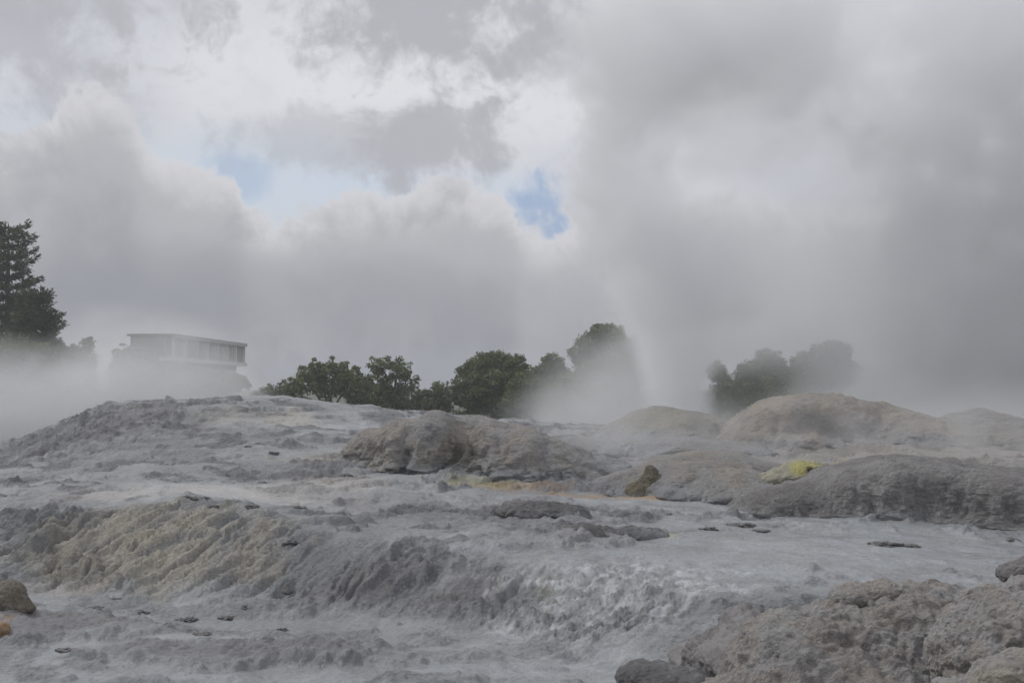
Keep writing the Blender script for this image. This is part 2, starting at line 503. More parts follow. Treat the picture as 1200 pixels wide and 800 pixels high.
def blob(lobes, n, k=.35, seed=0, lump=.12, lump_f=1.2, crust=.04, crust_f=4., flute=0., centre=None, pw=2., dents=()):
    """surface of a smooth union of ellipsoids seen from their centre, roughened by 3-D noise"""
    v, f = ico(n)
    L = np.array([[*l[0], *l[1]] for l in lobes], float)
    c = np.array(centre) if centre is not None else L[:, :3].mean(0)
    ext = np.abs(L[:, :3] - c).max(0) + L[:, 3:].max(0)
    dirs = v * ext
    dirs = dirs / np.linalg.norm(dirs, axis=1)[:, None]
    def sdf(p):
        acc = 0
        for l in L:
            q = (p - l[:3]) / l[3:]
            d = ((np.abs(q) ** pw).sum(1) ** (1 / pw) - 1) * l[3:].min()
            acc = acc + np.exp(-d / k)
        return -k * np.log(acc)
    rmax = np.linalg.norm(ext) * 1.3
    hi = np.full(len(dirs), rmax)
    # march inward to the outermost crossing
    ts = np.linspace(rmax, 0, 60)
    found = np.zeros(len(dirs), bool); lo = np.zeros(len(dirs))
    for a, b in zip(ts[:-1], ts[1:]):
        ins = (sdf(c + dirs * b) < 0) & ~found
        lo[ins] = b; hi[ins] = a; found |= ins
        if found.all(): break
    for _ in range(12):
        mid = (lo + hi) / 2
        ins = sdf(c + dirs * mid[:, None]) < 0
        lo = np.where(ins, mid, lo); hi = np.where(ins, hi, mid)
    p = c + dirs * lo[:, None]
    # normal displacement
    e = .05
    g = np.stack([sdf(p + np.eye(3)[i] * e) - sdf(p - np.eye(3)[i] * e) for i in range(3)], 1)
    g /= np.linalg.norm(g, axis=1)[:, None] + 1e-9
    q = p + seed * 11.3
    d = lump * (bil3(seed, q * lump_f, 4, .55) - .4) + lump * .9 * fbm3(seed + 4, q * lump_f * .45, 3) + crust * fbm3(seed + 2, q * crust_f, 4, .6)
    if flute:
        qf = q * np.array([1.5, 1.5, .35])
        d = d + flute * fbm3(seed + 6, qf, 4) * (1 - np.abs(g[:, 2])) 
    for (dc, dr_, dp) in dents:
        d = d - dp * np.exp(-(np.linalg.norm((p - np.array(dc)) / np.array(dr_), axis=1) ** 2))
    return p + g * d[:, None], f, g

def rock_tint(p, g, base, alt, seed, sc_=.8, dark=None, cap=None):
    n = fbm3(seed + 1, p * sc_, 4, .55)
    c = lerp(np.tile(base, (len(p), 1)), np.tile(alt, (len(p), 1)), sstep(-.3, .4, n))
    if dark is not None:
        c = lerp(c, dark, sstep(.1, .5, fbm3(seed + 5, p * sc_ * 1.7 + 9, 4, .6)) * .8)
    return c

def mound(name, label, cat, lobes, base, alt, n=6, seed=1, dark=None, patches=(), mat=None, wet=.15, group=None, tintf=.8, flare=1.0, blend=.95, **kw):
    p, f, g = blob(lobes, n, seed=seed, **kw)
    c = rock_tint(p, g, np.array(base), np.array(alt), seed, tintf, dark)
    if flare:
        hg = terrain_fields(p[:, 0], p[:, 1])[1]
        a = p[:, 2] - hg
        ctr = p.mean(0)
        dxy = g[:, :2] / (np.linalg.norm(g[:, :2], axis=1)[:, None] + .05)
        nn = fbm3(seed + 3, p * .9, 4)
        p[:, :2] += dxy * (flare * np.exp(-np.clip(a, 0, 9) / (.55 * flare + .1)) * (1 + .9 * nn))[:, None]
        gc = lerp(np.tile(MID * .92, (len(p), 1)), np.tile(PALE, (len(p), 1)), sstep(-.2, .4, fbm3(seed + 8, p * .8, 3)))
        c = lerp(c, gc, sstep(.55 * flare + .12, 0, a + .35 * nn) * blend)
    for (ctr, rad, colr, a) in patches:
        q = np.linalg.norm((p - np.array(ctr)) / np.array(rad), axis=1) + .5 * fbm3(seed + 7, p * 1.1, 4)
        c = lerp(c, np.array(colr), sstep(1.4, .5, q) * a)
    org = np.array([p[:, 0].mean(), p[:, 1].mean(), p[:, 2].min()])
    o = mesh_np(name, p - org, f, mat or M_SINTER, attrs={'tint': c, 'wet': np.full(len(p), wet)}, loc=org)
    tag(o, label, cat, group)
    return o

def A(u, v, d): return np.array(at(u, v, d))
def L(u, v, d, rx, ry, rz, dz=0):
    p = A(u, v, d); return ((p[0], p[1], p[2] + dz), (rx, ry, rz))
GREY = np.array([.285, .275, .27]); GREYD = np.array([.215, .203, .20]); WARM = np.array([.30, .27, .235]); RUST = np.array([.325, .27, .215])

# lumpy grey mound in the middle of the terrace: px 415-670, rows 485-555
mound('sinter_mound', 'long lumpy grey mound with drooping flutes in the middle of the terrace', 'mound',
      [L(472, 530, 49.5, 1.1, 1.6, 1.45), L(512, 525, 49.2, 1.2, 1.7, 1.55), L(550, 530, 50.2, 1.2, 1.5, 1.45), L(576, 530, 48.8, .75, 1.6, 1.25), L(614, 540, 48.6, 1.5, 2.0, 1.35), L(652, 550, 48.5, 1.3, 1.7, 1.1), L(545, 522, 52, 3.4, 2, 1.2), L(440, 523, 51, .9, 1.3, .75), L(690, 552, 50, 1.3, 1.6, .6)],
      GREY, WARM * 1.06, n=7, seed=2, dark=GREYD * .9, k=.26, lump=.20, lump_f=.9, crust=.06, crust_f=4.5, flute=.42,
      dents=[(A(543, 542, 47.6), (.6, 1.2, .6), .4), (A(585, 525, 47), (.25, 1, 1.2), .15), (A(480, 520, 47.6), (.3, 1, 1.2), .18)],
      patches=[(A(540, 530, 47.2), (.7, 1.2, 1.2), TAN * .95, .6), (A(440, 545, 48), (1, 1.2, .8), TAN * .9, .5)])
# big rounded geyser dome on the right, px 862-1060, rows 458-520
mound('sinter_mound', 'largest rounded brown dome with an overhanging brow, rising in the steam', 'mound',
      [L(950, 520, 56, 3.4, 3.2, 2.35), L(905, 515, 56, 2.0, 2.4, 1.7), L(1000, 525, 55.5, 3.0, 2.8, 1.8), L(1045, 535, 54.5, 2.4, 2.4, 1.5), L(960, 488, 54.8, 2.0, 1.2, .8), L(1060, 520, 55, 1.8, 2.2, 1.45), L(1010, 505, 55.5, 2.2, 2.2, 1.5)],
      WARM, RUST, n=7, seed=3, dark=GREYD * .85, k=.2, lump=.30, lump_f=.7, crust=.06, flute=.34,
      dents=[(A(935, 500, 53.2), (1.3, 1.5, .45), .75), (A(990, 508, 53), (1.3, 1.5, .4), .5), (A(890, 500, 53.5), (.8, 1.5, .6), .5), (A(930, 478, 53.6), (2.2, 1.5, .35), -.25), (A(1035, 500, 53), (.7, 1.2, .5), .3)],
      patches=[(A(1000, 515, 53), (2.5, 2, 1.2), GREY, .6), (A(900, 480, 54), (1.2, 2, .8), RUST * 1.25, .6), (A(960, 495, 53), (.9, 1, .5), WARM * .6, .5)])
# low dome left of it
mound('sinter_mound', 'small smooth dome at the foot of the geyser column', 'mound',
      [L(780, 512, 62, 2.3, 2.2, 1.62), L(800, 515, 61, 2.4, 2.2, 1.25), L(752, 516, 62, 1.6, 1.8, 1.0)],
      WARM * .95, GREY * .85, n=6, seed=4, k=.3, lump=.2, lump_f=.8, crust=.05, flute=.2, patches=[(A(770, 492, 60), (2, 2, .5), np.array([.27, .25, .18]), .7)])
# slope at the right edge
mound('sinter_mound', 'broad brown mound at the edge of the terrace, half lost in steam', 'mound',
      [L(1150, 530, 55, 2.8, 2.6, 1.95), L(1200, 535, 54, 2.8, 2.6, 1.75), L(1260, 540, 54, 3, 2.6, 1.9), L(1100, 540, 54, 2.2, 2.4, 1.3)],
      WARM, GREY, n=6, seed=5, dark=GREYD * 1.1, k=.25, lump=.36, lump_f=.7, crust=.06, flute=.3, patches=[(A(1150, 525, 52.5), (3, 2, .8), TAN * .9, .4)])
# the steep grey bluff above the right pool, px 870-1200
mound('sinter_bluff', 'steep dark grey bluff with a pebbled face above the still pool', 'rock bluff',
      [L(912, 594, 40.2, 1.3, 1.4, .55), L(955, 592, 40.2, 1.3, 1.6, .66), L(1008, 584, 40, 1.5, 2.2, 1.08), L(1060, 582, 39.5, 1.6, 2.3, 1.30), L(1120, 590, 38.8, 1.7, 2.2, 1.28), L(1180, 598, 37.8, 1.6, 2.2, 1.2), L(1240, 603, 37.4, 1.8, 2.2, 1.2), L(1310, 606, 37.4, 1.8, 2.2, 1.2)],
      GREY * .92, GREYD, n=7, seed=6, dark=GREYD * .8, k=.22, lump=.13, lump_f=1.2, crust=.06, crust_f=6, flute=.26, pw=3.4, flare=.35, blend=.5,
      patches=[(A(920, 580, 39.2), (1.5, 1, 1.0), GREYD * .72, .85), (A(1015, 560, 39), (.8, 1, .9), GREY * 1.1, .4)])  # bluff shading put into the tint: darker left end, lighter middle face
# sulphur ledge left of / behind the bluff
mound('sulphur_vent', 'yellow sulphur crust ringing a small dark hole above the bluff', 'vent',
      [L(942, 555, 42.6, .75, .8, .46), L(915, 560, 43, .7, .8, .26), L(985, 556, 43.2, 1.2, 1.0, .40)],
      np.array([.37, .35, .27]), TAN * 1.02, n=7, seed=7, k=.15, lump=.12, lump_f=1.5, crust=.06, wet=.1, flare=.5, blend=.35, tintf=1.5,
      patches=[(A(905, 560, 42), (1.0, 2, .5), np.array([.40, .39, .29]), .5), (A(942, 549, 42.2), (.55, 1.5, .26), (.52, .48, .17), .9), (A(948, 550, 42.2), (.14, 1.5, .11), (.07, .06, .03), 1)], dents=[(A(948, 550, 42.2), (.15, 1.2, .12), .35)])  # the hole's shade is painted into the tint as well as dented
# lumpy brown shoulder between the middle mound and the bluff
mound('sinter_mound', 'low brown shoulder of sinter between the dark spike and the bluff', 'mound',
      [L(800, 572, 44.5, 1.6, 1.8, .95), L(850, 575, 44, 1.8, 1.8, .8), L(760, 575, 45, 1.2, 1.4, .8), L(830, 555, 47, 2.6, 2, .9), L(885, 585, 42.5, 1.0, 1.2, .5)],
      WARM, GREY * .95, n=6, seed=8, dark=GREYD, k=.2, lump=.17, lump_f=1.1, crust=.05, flute=.15)
mound('rock_spike', 'dark pointed rock at the edge of the orange runoff', 'rock',
      [L(762, 578, 43.2, .75, .5, .55), L(763, 562, 43.3, .26, .3, .5), L(782, 576, 43.2, .6, .5, .42), L(748, 579, 43, .5, .4, .35)],
      (.13, .115, .08), (.2, .17, .11), n=6, seed=9, k=.1, lump=.1, lump_f=2.2, crust=.05, flare=.1, blend=.5)
# long rim behind the shelf, px 520-860 rows 500-545
mound('sinter_mound', 'flat topped grey step of sinter below the small dome', 'mound',
      [L(720, 530, 57, 2.2, 2, .75), L(790, 532, 56, 2.2, 2, .8), L(850, 535, 54, 2, 1.8, .7), L(660, 540, 56, 1.9, 1.8, .85), L(690, 548, 52, 1.5, 1.5, .55)],
      GREY, GREY * .85, n=6, seed=10, dark=GREYD, k=.25, lump=.2, lump_f=1, crust=.06, flute=.2)
# dark crusts on the shelf
mound('crust_hump', 'dark knobbly hump with a short ragged tail on the shelf', 'rock',
      [L(688, 630, 32.6, .5, .45, .42), L(672, 626, 33, .4, .4, .2), L(716, 628, 33.2, .55, .45, .26), L(750, 627, 33.6, .6, .4, .18)],
      GREYD * .8, DARK, n=6, seed=11, k=.1, lump=.15, lump_f=2.2, crust=.06, crust_f=6, flare=.22, blend=.6)
mound('crust_hump', 'long low dark hump higher on the shelf, near the orange streak', 'rock',
      [L(615, 600, 37.2, .8, .7, .30), L(640, 598, 37.5, .7, .6, .28), L(662, 603, 37.2, .6, .6, .22)],
      GREYD, DARK, n=6, seed=12, k=.1, lump=.15, lump_f=2, crust=.06, crust_f=6, flare=.22, blend=.6)
# foreground rocks at bottom right
BR = np.array([.30, .268, .242]); BRD = np.array([.115, .105, .10])
mound('rock_outcrop', 'broad brown grey outcrop with a rough crusted face in the bottom corner', 'rock outcrop',
      [L(960, 790, 16.6, 1.0, 1.2, .95), L(1040, 785, 16.8, 1.1, 1.3, 1.0), L(1100, 790, 17, 1.0, 1.3, 1.02), L(905, 800, 16.6, .6, 1.0, .85), L(1000, 860, 15.8, 1.8, 1.4, 1.0), L(880, 850, 16.2, 1.0, 1.0, .6), L(1160, 790, 17.3, .9, 1.2, 1.05), L(1085, 700, 17.4, .5, .6, .10)],
      BR, GREY * 1.1, n=7, seed=13, dark=BRD, k=.12, lump=.17, lump_f=1.9, crust=.075, crust_f=6, mat=M_ROCK, tintf=1.5, flare=0)
mound('boulder', 'brown slab shaped boulder perched on top of the foreground outcrop', 'boulder',
      [L(1006, 699, 17.0, .42, .4, .20), L(1038, 697, 17.0, .2, .3, .18)],
      BR * 1.05, GREY * 1.1, n=6, seed=14, k=.06, lump=.08, lump_f=2.5, crust=.035, crust_f=7, mat=M_ROCK, flare=0)
mound('rock_outcrop', 'rounded grey outcrop with folded bulges beside the frame corner', 'rock outcrop',
      [L(1165, 745, 14.4, .55, .8, .62), L(1215, 740, 14.6, .6, .8, .72), L(1130, 770, 14.2, .35, .6, .40), L(1200, 800, 14, .8, .8, .6), L(1290, 760, 14.4, .8, .9, .8)],
      GREY * 1.2, BR * 1.1, n=7, seed=15, dark=BRD * 1.2, k=.08, lump=.13, lump_f=2.4, crust=.05, crust_f=7, mat=M_ROCK, tintf=2, flare=0)
mound('boulder', 'pale weathered boulder below the bulging outcrop', 'boulder',
      [L(1175, 806, 12.6, .42, .4, .30), L(1215, 800, 12.6, .4, .4, .34), L(1120, 815, 12.7, .3, .3, .18)],
      GREY * 1.15, TAN * .95, n=6, seed=16, k=.06, lump=.08, lump_f=3, crust=.04, crust_f=8, mat=M_ROCK, flare=0)
mound('boulder', 'dark grey block on top of the bulging outcrop', 'boulder',
      [L(1190, 672, 15.5, .24, .25, .14), L(1212, 668, 15.5, .22, .25, .17)],
      DARK * 1.1, GREYD, n=5, seed=17, k=.05, lump=.07, lump_f=4, crust=.03, crust_f=9, mat=M_ROCK, flare=0)
mound('boulder', 'black wet boulder at the foot of the white cascade', 'boulder',
      [L(752, 795, 19.6, .42, .5, .30), L(790, 800, 19.4, .5, .5, .26), L(840, 806, 19, .6, .6, .30)],
      DARK * .72, DARK, n=6, seed=18, k=.08, lump=.09, lump_f=2.2, crust=.03, crust_f=6, mat=M_ROCK, wet=.6, flare=0)
mound('rock_ledge', 'wet grey ledge sloping beside the white cascade', 'rock',
      [L(845, 768, 20.3, .6, .9, .42), L(880, 775, 19, .8, 1.0, .5), L(820, 772, 21.5, .5, .9, .22), L(872, 735, 19.6, .35, .7, .35)],
      GREYD * .7, GREYD, n=6, seed=19, dark=DARK * .9, k=.1, lump=.2, lump_f=2.0, crust=.06, crust_f=6, mat=M_ROCK, wet=.75, flare=.2, blend=.5)
mound('boulder', 'dark brown boulder standing in the shallow basin below the yellow bank', 'boulder',
      [L(8, 702, 28, .48, .5, .44), L(-20, 698, 28, .5, .5, .5), L(30, 712, 27.8, .25, .3, .14)],
      (.15, .125, .095), (.22, .19, .15), n=6, seed=20, k=.08, lump=.09, lump_f=2.2, crust=.04, crust_f=6, mat=M_ROCK, flare=0)
mound('stone', 'small orange brown stone below the dark brown boulder', 'stone',
      [L(2, 739, 25.6, .17, .15, .16), L(-8, 740, 25.6, .15, .15, .14)], ORA * .9, ORA, n=5, seed=21, k=.04, lump=.05, lump_f=4, crust=.02, mat=M_ROCK, flare=0)
mound('stone', 'lone small dark pyramid shaped stone in front of the fluted ledge', 'stone',
      [L(337, 692, 30.6, .16, .15, .10), L(336, 687, 30.6, .08, .08, .10)], DARK, GREYD, n=5, seed=22, k=.03, lump=.04, lump_f=5, crust=.02, mat=M_ROCK, flare=0)

# dark crust fragments scattered on the pale sheets
def fragments():
    spots = [(1035, 639, 22, 5), (1065, 640, 14, 3), (1186, 633, 11, 4), (870, 615, 20, 3), (892, 622, 12, 2.5), (830, 620, 12, 4), (785, 604, 7, 3), (293, 715, 10, 4), (265, 722, 12, 3), (220, 724, 14, 4), (165, 717, 12, 4), (135, 702, 10, 3), (110, 713, 12, 4),
             (330, 735, 8, 4), (75, 768, 14, 3), (100, 765, 10, 3), (235, 745, 16, 4), (218, 585, 9, 3), (232, 586, 14, 3), (295, 597, 10, 3), (250, 600, 8, 3), (405, 558, 10, 4), (450, 552, 14, 4), (320, 533, 8, 3), (290, 528, 8, 3), (340, 635, 18, 4), (265, 720, 9, 3), (340, 593, 20, 3)]
    v, f = ico(4)
    rng = np.random.RandomState(5)
    for i, (u, w, ru, rv) in enumerate(spots):
        x, y, z = ground_at(u, w)
        _, h, *_ = terrain_fields(np.array([x]), np.array([y]))
        rx = ru * y / F; rx *= .8; rz = max(rv * y / F * .8, .04)
        q = v * np.array([rx, rx * .9, rz])
        d = 1 + .9 * fbm3(i, v * 1.8 + i * 7, 5, .65)
        q = q * d[:, None] + .05 * rx * fbm3(i + 3, v * 5 + i, 3)[:, None]
        c = lerp(np.tile(DARK * .95, (len(v), 1)), np.tile(GREYD * .9, (len(v), 1)), sstep(-.3, .3, fbm3(i, v * 2, 3)))
        o = mesh_np('crust_fragment', q, f, M_ROCK, attrs={'tint': c, 'wet': np.full(len(v), .2)}, loc=(x, y, float(h[0]) + .0))
        o.rotation_euler = (0, 0, rng.uniform(-.4, .4))
        tag(o, 'small dark crust fragment lying flat on the pale sinter sheet', 'crust fragment', 'dark crust fragments scattered on the pale sheets')
fragments()

# ------------------------------------------------------------------ trees
def leaf_cloud(centres, per, spread, size, rng, col, colvar=.35, up=.3, aspect=.55):
    """leaf sprays round clump centres: (N,3) positions as bent quads"""
    n = len(centres) * per
    c = np.repeat(centres, per, 0)
    sp_ = np.repeat(spread, per)[:, None] if np.ndim(spread) else spread
    off = rng.normal(size=(n, 3)); off /= np.linalg.norm(off, axis=1)[:, None]
    off *= (rng.uniform(0, 1, (n, 1)) ** .45) * sp_ * np.array([1.1, 1.1, .75])
    p = c + off
    nr = off / (np.linalg.norm(off, axis=1)[:, None] + 1e-6) + rng.normal(size=(n, 3)) * .7 + np.array([0, 0, up])
    nr /= np.linalg.norm(nr, axis=1)[:, None]
    a = np.cross(nr, rng.normal(size=(n, 3))); a /= np.linalg.norm(a, axis=1)[:, None]
    b = np.cross(nr, a)
    s = size * rng.uniform(.55, 1.35, (n, 1))
    q = np.stack([p - a * s, p - b * s * aspect + nr * s * .15, p + a * s, p + b * s * aspect + nr * s * .15], 1).reshape(-1, 3)
    f = np.arange(4 * n).reshape(n, 4)
    cl = np.repeat(rng.uniform(1 - colvar, 1 + colvar, (len(centres), 1)), per, 0) * rng.uniform(.8, 1.2, (n, 1))
    hue = np.repeat(rng.uniform(-.12, .12, (len(centres), 1)), per, 0)
    cc = np.array(col) * cl * (1 + hue * np.array([1.2, .3, -1]))
    return q, f, np.repeat(cc, 4, 0)

def broad_tree(name, label, lobes, base, col, seed, leaf=.17, per=46, dens=1.0, group=None, wispy=0.):
    """lobes: list of (x,y,z,rx,ry,rz) crown masses in metres relative to the base"""
    rng = np.random.RandomState(seed)
    root = empty(name, base)
    tag(root, label, 'tree', group)
    cs = []; sps = []
    tw = MB()
    top = max(l[2] for l in lobes)
    tw.tube([(0, 0, -.5), (.1, 0, top * .3), (rng.uniform(-.3, .3), rng.uniform(-.3, .3), top * .6)], [top * .035 + .1, top * .027 + .07, top * .018 + .04])
    for (x, y, z, rx, ry, rz) in lobes:
        n = int(max(10, dens * 24 * (rx * ry * rz) ** (2 / 3)))
        d = rng.normal(size=(n, 3)); d /= np.linalg.norm(d, axis=1)[:, None]
        rad = rng.uniform(.35, 1.05, (n, 1)) ** .6
        ct = np.array([x, y, z]) + d * rad * np.array([rx, ry, rz])
        ct = ct[ct[:, 2] > .2]
        cs.append(ct); sps.append(np.full(len(ct), .20 * (rx + rz) * .5 + .26))
        mid = (x * .5, y * .5, max(z - rz * .9, z * .55))
        tw.tube([(0, 0, min(top * .35, z * .4)), mid, (x, y, z), ] , [.10 + top * .008, .07 + top * .004, .03])
        for k in range(7):
            e = ct[rng.randint(len(ct))]
            tw.tube([(x * .7, y * .7, z * .85), tuple((np.array([x, y, z]) + e) / 2), tuple(e)], [.05, .035, .012], 5)
    # low growth round the foot
    wd = max(abs(l[0]) + l[3] for l in lobes); n = int(210 * dens)
    lx = rng.uniform(-1, 1, n)
    low = np.stack([lx * wd, rng.uniform(-.8, .8, n) * wd * .6, rng.uniform(0, 1, n) ** 1.3 * top * .6 * (1 - lx ** 2) ** .7 * rng.uniform(.7, 1.1, n)], 1)
    cs.append(low); sps.append(np.full(n, .65))
    cs = np.concatenate(cs); sps = np.concatenate(sps)
    if wispy:
        k = rng.rand(len(cs)) < .5
        ext = cs[k] + rng.normal(size=(k.sum(), 3)) * .2 + np.array([0, 0, wispy])
        cs = np.concatenate([cs, ext]); sps = np.concatenate([sps, np.full(len(ext), .28)])
    q, f, c = leaf_cloud(cs, per, sps, leaf, rng, col)
    tw.build('trunk', M_BARK, root, True)
    mesh_np('crown', q, f, M_LEAF, root, smooth=False, attrs={'tint': c})
    return root

def gz(x, d): return float(h_base(np.array([x]), np.array([d]))[0]) if d < 140 else .7

def tree_px(name, label, d, ub, vtop, lobes_px, col, seed, **kw):
    """lobes in photo pixels: (u, v, ru, rv); base under column ub"""
    bx = (ub - 600) / F * d
    bz = gz(bx, d) - .2
    s = d / F
    rng = np.random.RandomState(seed + 500)
    lobes = []
    for (u, v, ru, rv) in lobes_px:
        p = at(u, v, d)
        lobes.append((p[0] - bx, rng.uniform(-.35, .35) * ru * s, p[2] - bz, ru * s, ru * s * 1.0, rv * s))
    return broad_tree(name, label, lobes, (bx, d, bz), col, seed, **kw)

G1 = (.115, .145, .045); G2 = (.14, .165, .065); G3 = (.105, .13, .052); G4 = (.12, .13, .075)
tree_px('leafy_shrub', 'spiky topped bushy shrub at the foot of the tree row, left end', 118, 385, 422,
        [(360, 450, 17, 15), (385, 445, 20, 20), (410, 450, 17, 20), (372, 438, 10, 12), (398, 434, 9, 10), (425, 460, 14, 14), (345, 460, 10, 9)], G2, 11, leaf=.15, per=34, wispy=.45)
tree_px('round_tree', 'open crowned tree with sky showing between its branches', 122, 460, 411,
        [(445, 428, 13, 12), (468, 432, 15, 14), (440, 450, 14, 16), (478, 450, 12, 18), (458, 455, 18, 14), (455, 470, 26, 12)], G1, 12, leaf=.15, per=36, dens=.72)
tree_px('leafy_shrub', 'low dark shrub in the gap between the open crowned tree and the dense dark tree', 120, 512, 445,
        [(500, 466, 14, 10), (520, 460, 14, 14), (540, 455, 12, 18), (510, 475, 20, 10), (490, 475, 14, 10)], G3, 13, leaf=.15, per=36)
tree_px('round_tree', 'dense dark green tree with a flat rounded crown', 126, 582, 410,
        [(578, 424, 24, 12), (600, 430, 20, 14), (555, 436, 18, 13), (580, 445, 34, 16), (565, 462, 30, 16), (600, 462, 26, 16), (545, 465, 16, 12)], G1, 14, leaf=.16, per=48, dens=1.2)
tree_px('round_tree', 'smaller grey green tree fading into steam beside the dense dark tree', 132, 648, 413,
        [(648, 428, 15, 14), (632, 445, 16, 18), (655, 450, 18, 20), (640, 465, 26, 16)], G2, 15, leaf=.16, per=44)
tree_px('round_tree', 'tallest round tree of the row, half veiled by the geyser column', 128, 712, 378,
        [(712, 394, 22, 15), (690, 412, 20, 20), (725, 412, 24, 22), (705, 435, 34, 24), (735, 440, 20, 22), (690, 455, 26, 22), (720, 468, 32, 18)], G2, 16, leaf=.17, per=48, dens=1.1)
tree_px('round_tree', 'narrow dark tree just beyond the geyser column', 124, 842, 424,
        [(840, 436, 11, 12), (846, 452, 13, 16), (840, 468, 16, 14)], G3, 17, leaf=.16, per=44)
tree_px('round_tree', 'sloping crowned dark tree behind the largest dome', 122, 892, 408,
        [(900, 420, 14, 11), (882, 436, 18, 15), (910, 436, 18, 16), (872, 454, 16, 14), (895, 458, 30, 18), (858, 466, 22, 16), (880, 474, 24, 12)], G1, 18, leaf=.16, per=46)
tree_px('round_tree', 'faint tree nearly lost in steam above the largest dome', 130, 968, 400,
        [(975, 414, 24, 14), (945, 428, 20, 14), (985, 435, 20, 18), (955, 450, 34, 20)], G1, 19, leaf=.17, per=46)
tree_px('round_tree', 'blurred rounded tree between the tall conifer and the hotel building', 150, 88, 390,
        [(80, 420, 16, 16), (103, 402, 6, 11), (98, 425, 15, 18), (85, 445, 26, 18), (70, 435, 14, 14)], G3, 20, leaf=.18, per=40)
tree_px('round_tree', 'hazy tree standing against the side of the hotel building', 165, 145, 402,
        [(150, 420, 14, 14), (140, 412, 6, 10), (160, 432, 18, 18), (140, 436, 14, 16), (150, 452, 24, 14), (185, 440, 22, 16)], G4, 21, leaf=.19, per=40)
tree_px('leafy_shrub', 'low scrub in front of the hotel building', 160, 240, 425,
        [(215, 440, 22, 14), (245, 446, 26, 12), (275, 448, 18, 10), (230, 455, 40, 12)], G4, 22, leaf=.19, per=40)
tree_px('leafy_shrub', 'tiny low shrub on the skyline between hotel and tree row', 125, 322, 450,
        [(318, 458, 12, 7), (332, 455, 10, 8), (305, 462, 10, 6)], G3, 23, leaf=.14, per=34)

def conifer(name, label, base, height, reach, seed, bare=.12, group=None):
    """pine with upswept tiers: trunk and a crown of needle sprays on boughs"""
    rng = np.random.RandomState(seed)
    root = empty(name, base); tag(root, label, 'tree', group)
    tw = MB()
    tw.tube([(0, 0, -1), (.1, .05, height * .4), (.05, 0, height * .8), (0, 0, height * .985)], [height * .02 + .1, height * .015 + .06, height * .007 + .03, .03])
    Q = []; Cc = []
    def sprays(p, d, n, ln, cl):
        d = d / np.linalg.norm(d)
        pp = p + rng.normal(size=(n, 3)) * .10
        dd = d + rng.normal(size=(n, 3)) * .45 + np.array([0, 0, .12])
        dd /= np.linalg.norm(dd, axis=1)[:, None]
        sd = np.cross(dd, rng.normal(size=(n, 3))); sd /= np.linalg.norm(sd, axis=1)[:, None]
        l = ln * rng.uniform(.6, 1.3, (n, 1)); w = l * .16
        Q.append(np.stack([pp, pp + dd * l * .5 + sd * w, pp + dd * l, pp + dd * l * .5 - sd * w], 1).reshape(-1, 3))
        Cc.append(np.repeat(cl * rng.uniform(.75, 1.25, (n, 1)), 4, 0))
    z = height * bare
    while z < height * .99:
        t = z / height
        prof = reach * (1 - t) ** .30 * rng.uniform(.82, 1.1) + .25
        nb = 7 if t < .85 else 6
        a0 = rng.uniform(0, 6.28)
        for k in range(nb):
            a = a0 + k * 6.283 / nb + rng.uniform(-.25, .25)
            ln = prof * rng.uniform(.7, 1.12)
            if rng.rand() < .08: ln *= .5
            dr = np.array([math.cos(a), math.sin(a), 0])
            rise = .05 + .25 * t + rng.uniform(-.05, .1)
            m = max(6, int(ln * 5))
            pts = []
            for j in range(m + 1):
                s = j / m
                pts.append(np.array([0, 0, z]) + dr * ln * s + np.array([0, 0, ln * (rise * s - .16 * s * (1 - s) * 2 + .14 * s * s)]))
            tw.tube([tuple(pts[0]), tuple(pts[m // 2]), tuple(pts[-1])], [.06 * (1 - t) + .02, .035, .01], 5)
            cl = np.array((.08, .098, .052)) * rng.uniform(.7, 1.3)
            side = np.array([-dr[1], dr[0], 0])
            for j in range(int(m * .25), m + 1):
                s = j / m
                sprays(pts[j], dr * .8 + np.array([0, 0, .25]), 6, .46, cl)
                wl = ln * .28 * (1 - .6 * s) * rng.uniform(.5, 1.1)
                for sg in (-1, 1):
                    q2 = int(max(2, wl * 5))
                    for i2 in range(1, q2 + 1):
                        sprays(pts[j] + (side * sg + dr * .6) * wl * i2 / q2 + np.array([0, 0, .10 * wl * i2 / q2]), side * sg + dr + np.array([0, 0, .3]), 3, .42, cl)
        z += height * .041 * rng.uniform(.8, 1.25)
    tw.build('trunk', M_BARK, root, True)
    q = np.concatenate(Q); c = np.concatenate(Cc)
    mesh_np('crown', q, np.arange(len(q)).reshape(-1, 4), M_LEAF, root, smooth=False, attrs={'tint': c})
    return root
def conifer_px(label, u, vtop, d, reach, seed, name='conifer_tree'):
    p = at(u, vtop, d); bz = gz(p[0], d) - .2
    return conifer(name, label, (p[0], d, bz), p[2] - bz, reach, seed)
conifer_px('tall dark conifer with tiered boughs towering over the steam at the frame edge', 10, 262, 112, 3.9, 31)
conifer_px('lower conifer with stiff outstretched boughs beside the tall dark conifer', 42, 338, 108, 2.7, 32)
tree_px('leafy_shrub', 'low bush filling the gap between the open crowned tree and the shrub before it', 124, 432, 448, [(425, 462, 22, 16), (440, 470, 26, 14)], G3, 41, leaf=.16)
tree_px('leafy_shrub', 'dark low bush against the grey green tree at the thick end of the row', 121, 622, 440, [(618, 455, 22, 18), (640, 466, 26, 16), (612, 470, 26, 12)], G1, 42, leaf=.16)
tree_px('leafy_shrub', 'bush at the foot of the tallest round tree, dissolving in steam', 122, 675, 448, [(668, 456, 18, 18), (690, 466, 26, 18), (655, 470, 20, 12)], G2, 43, leaf=.16)
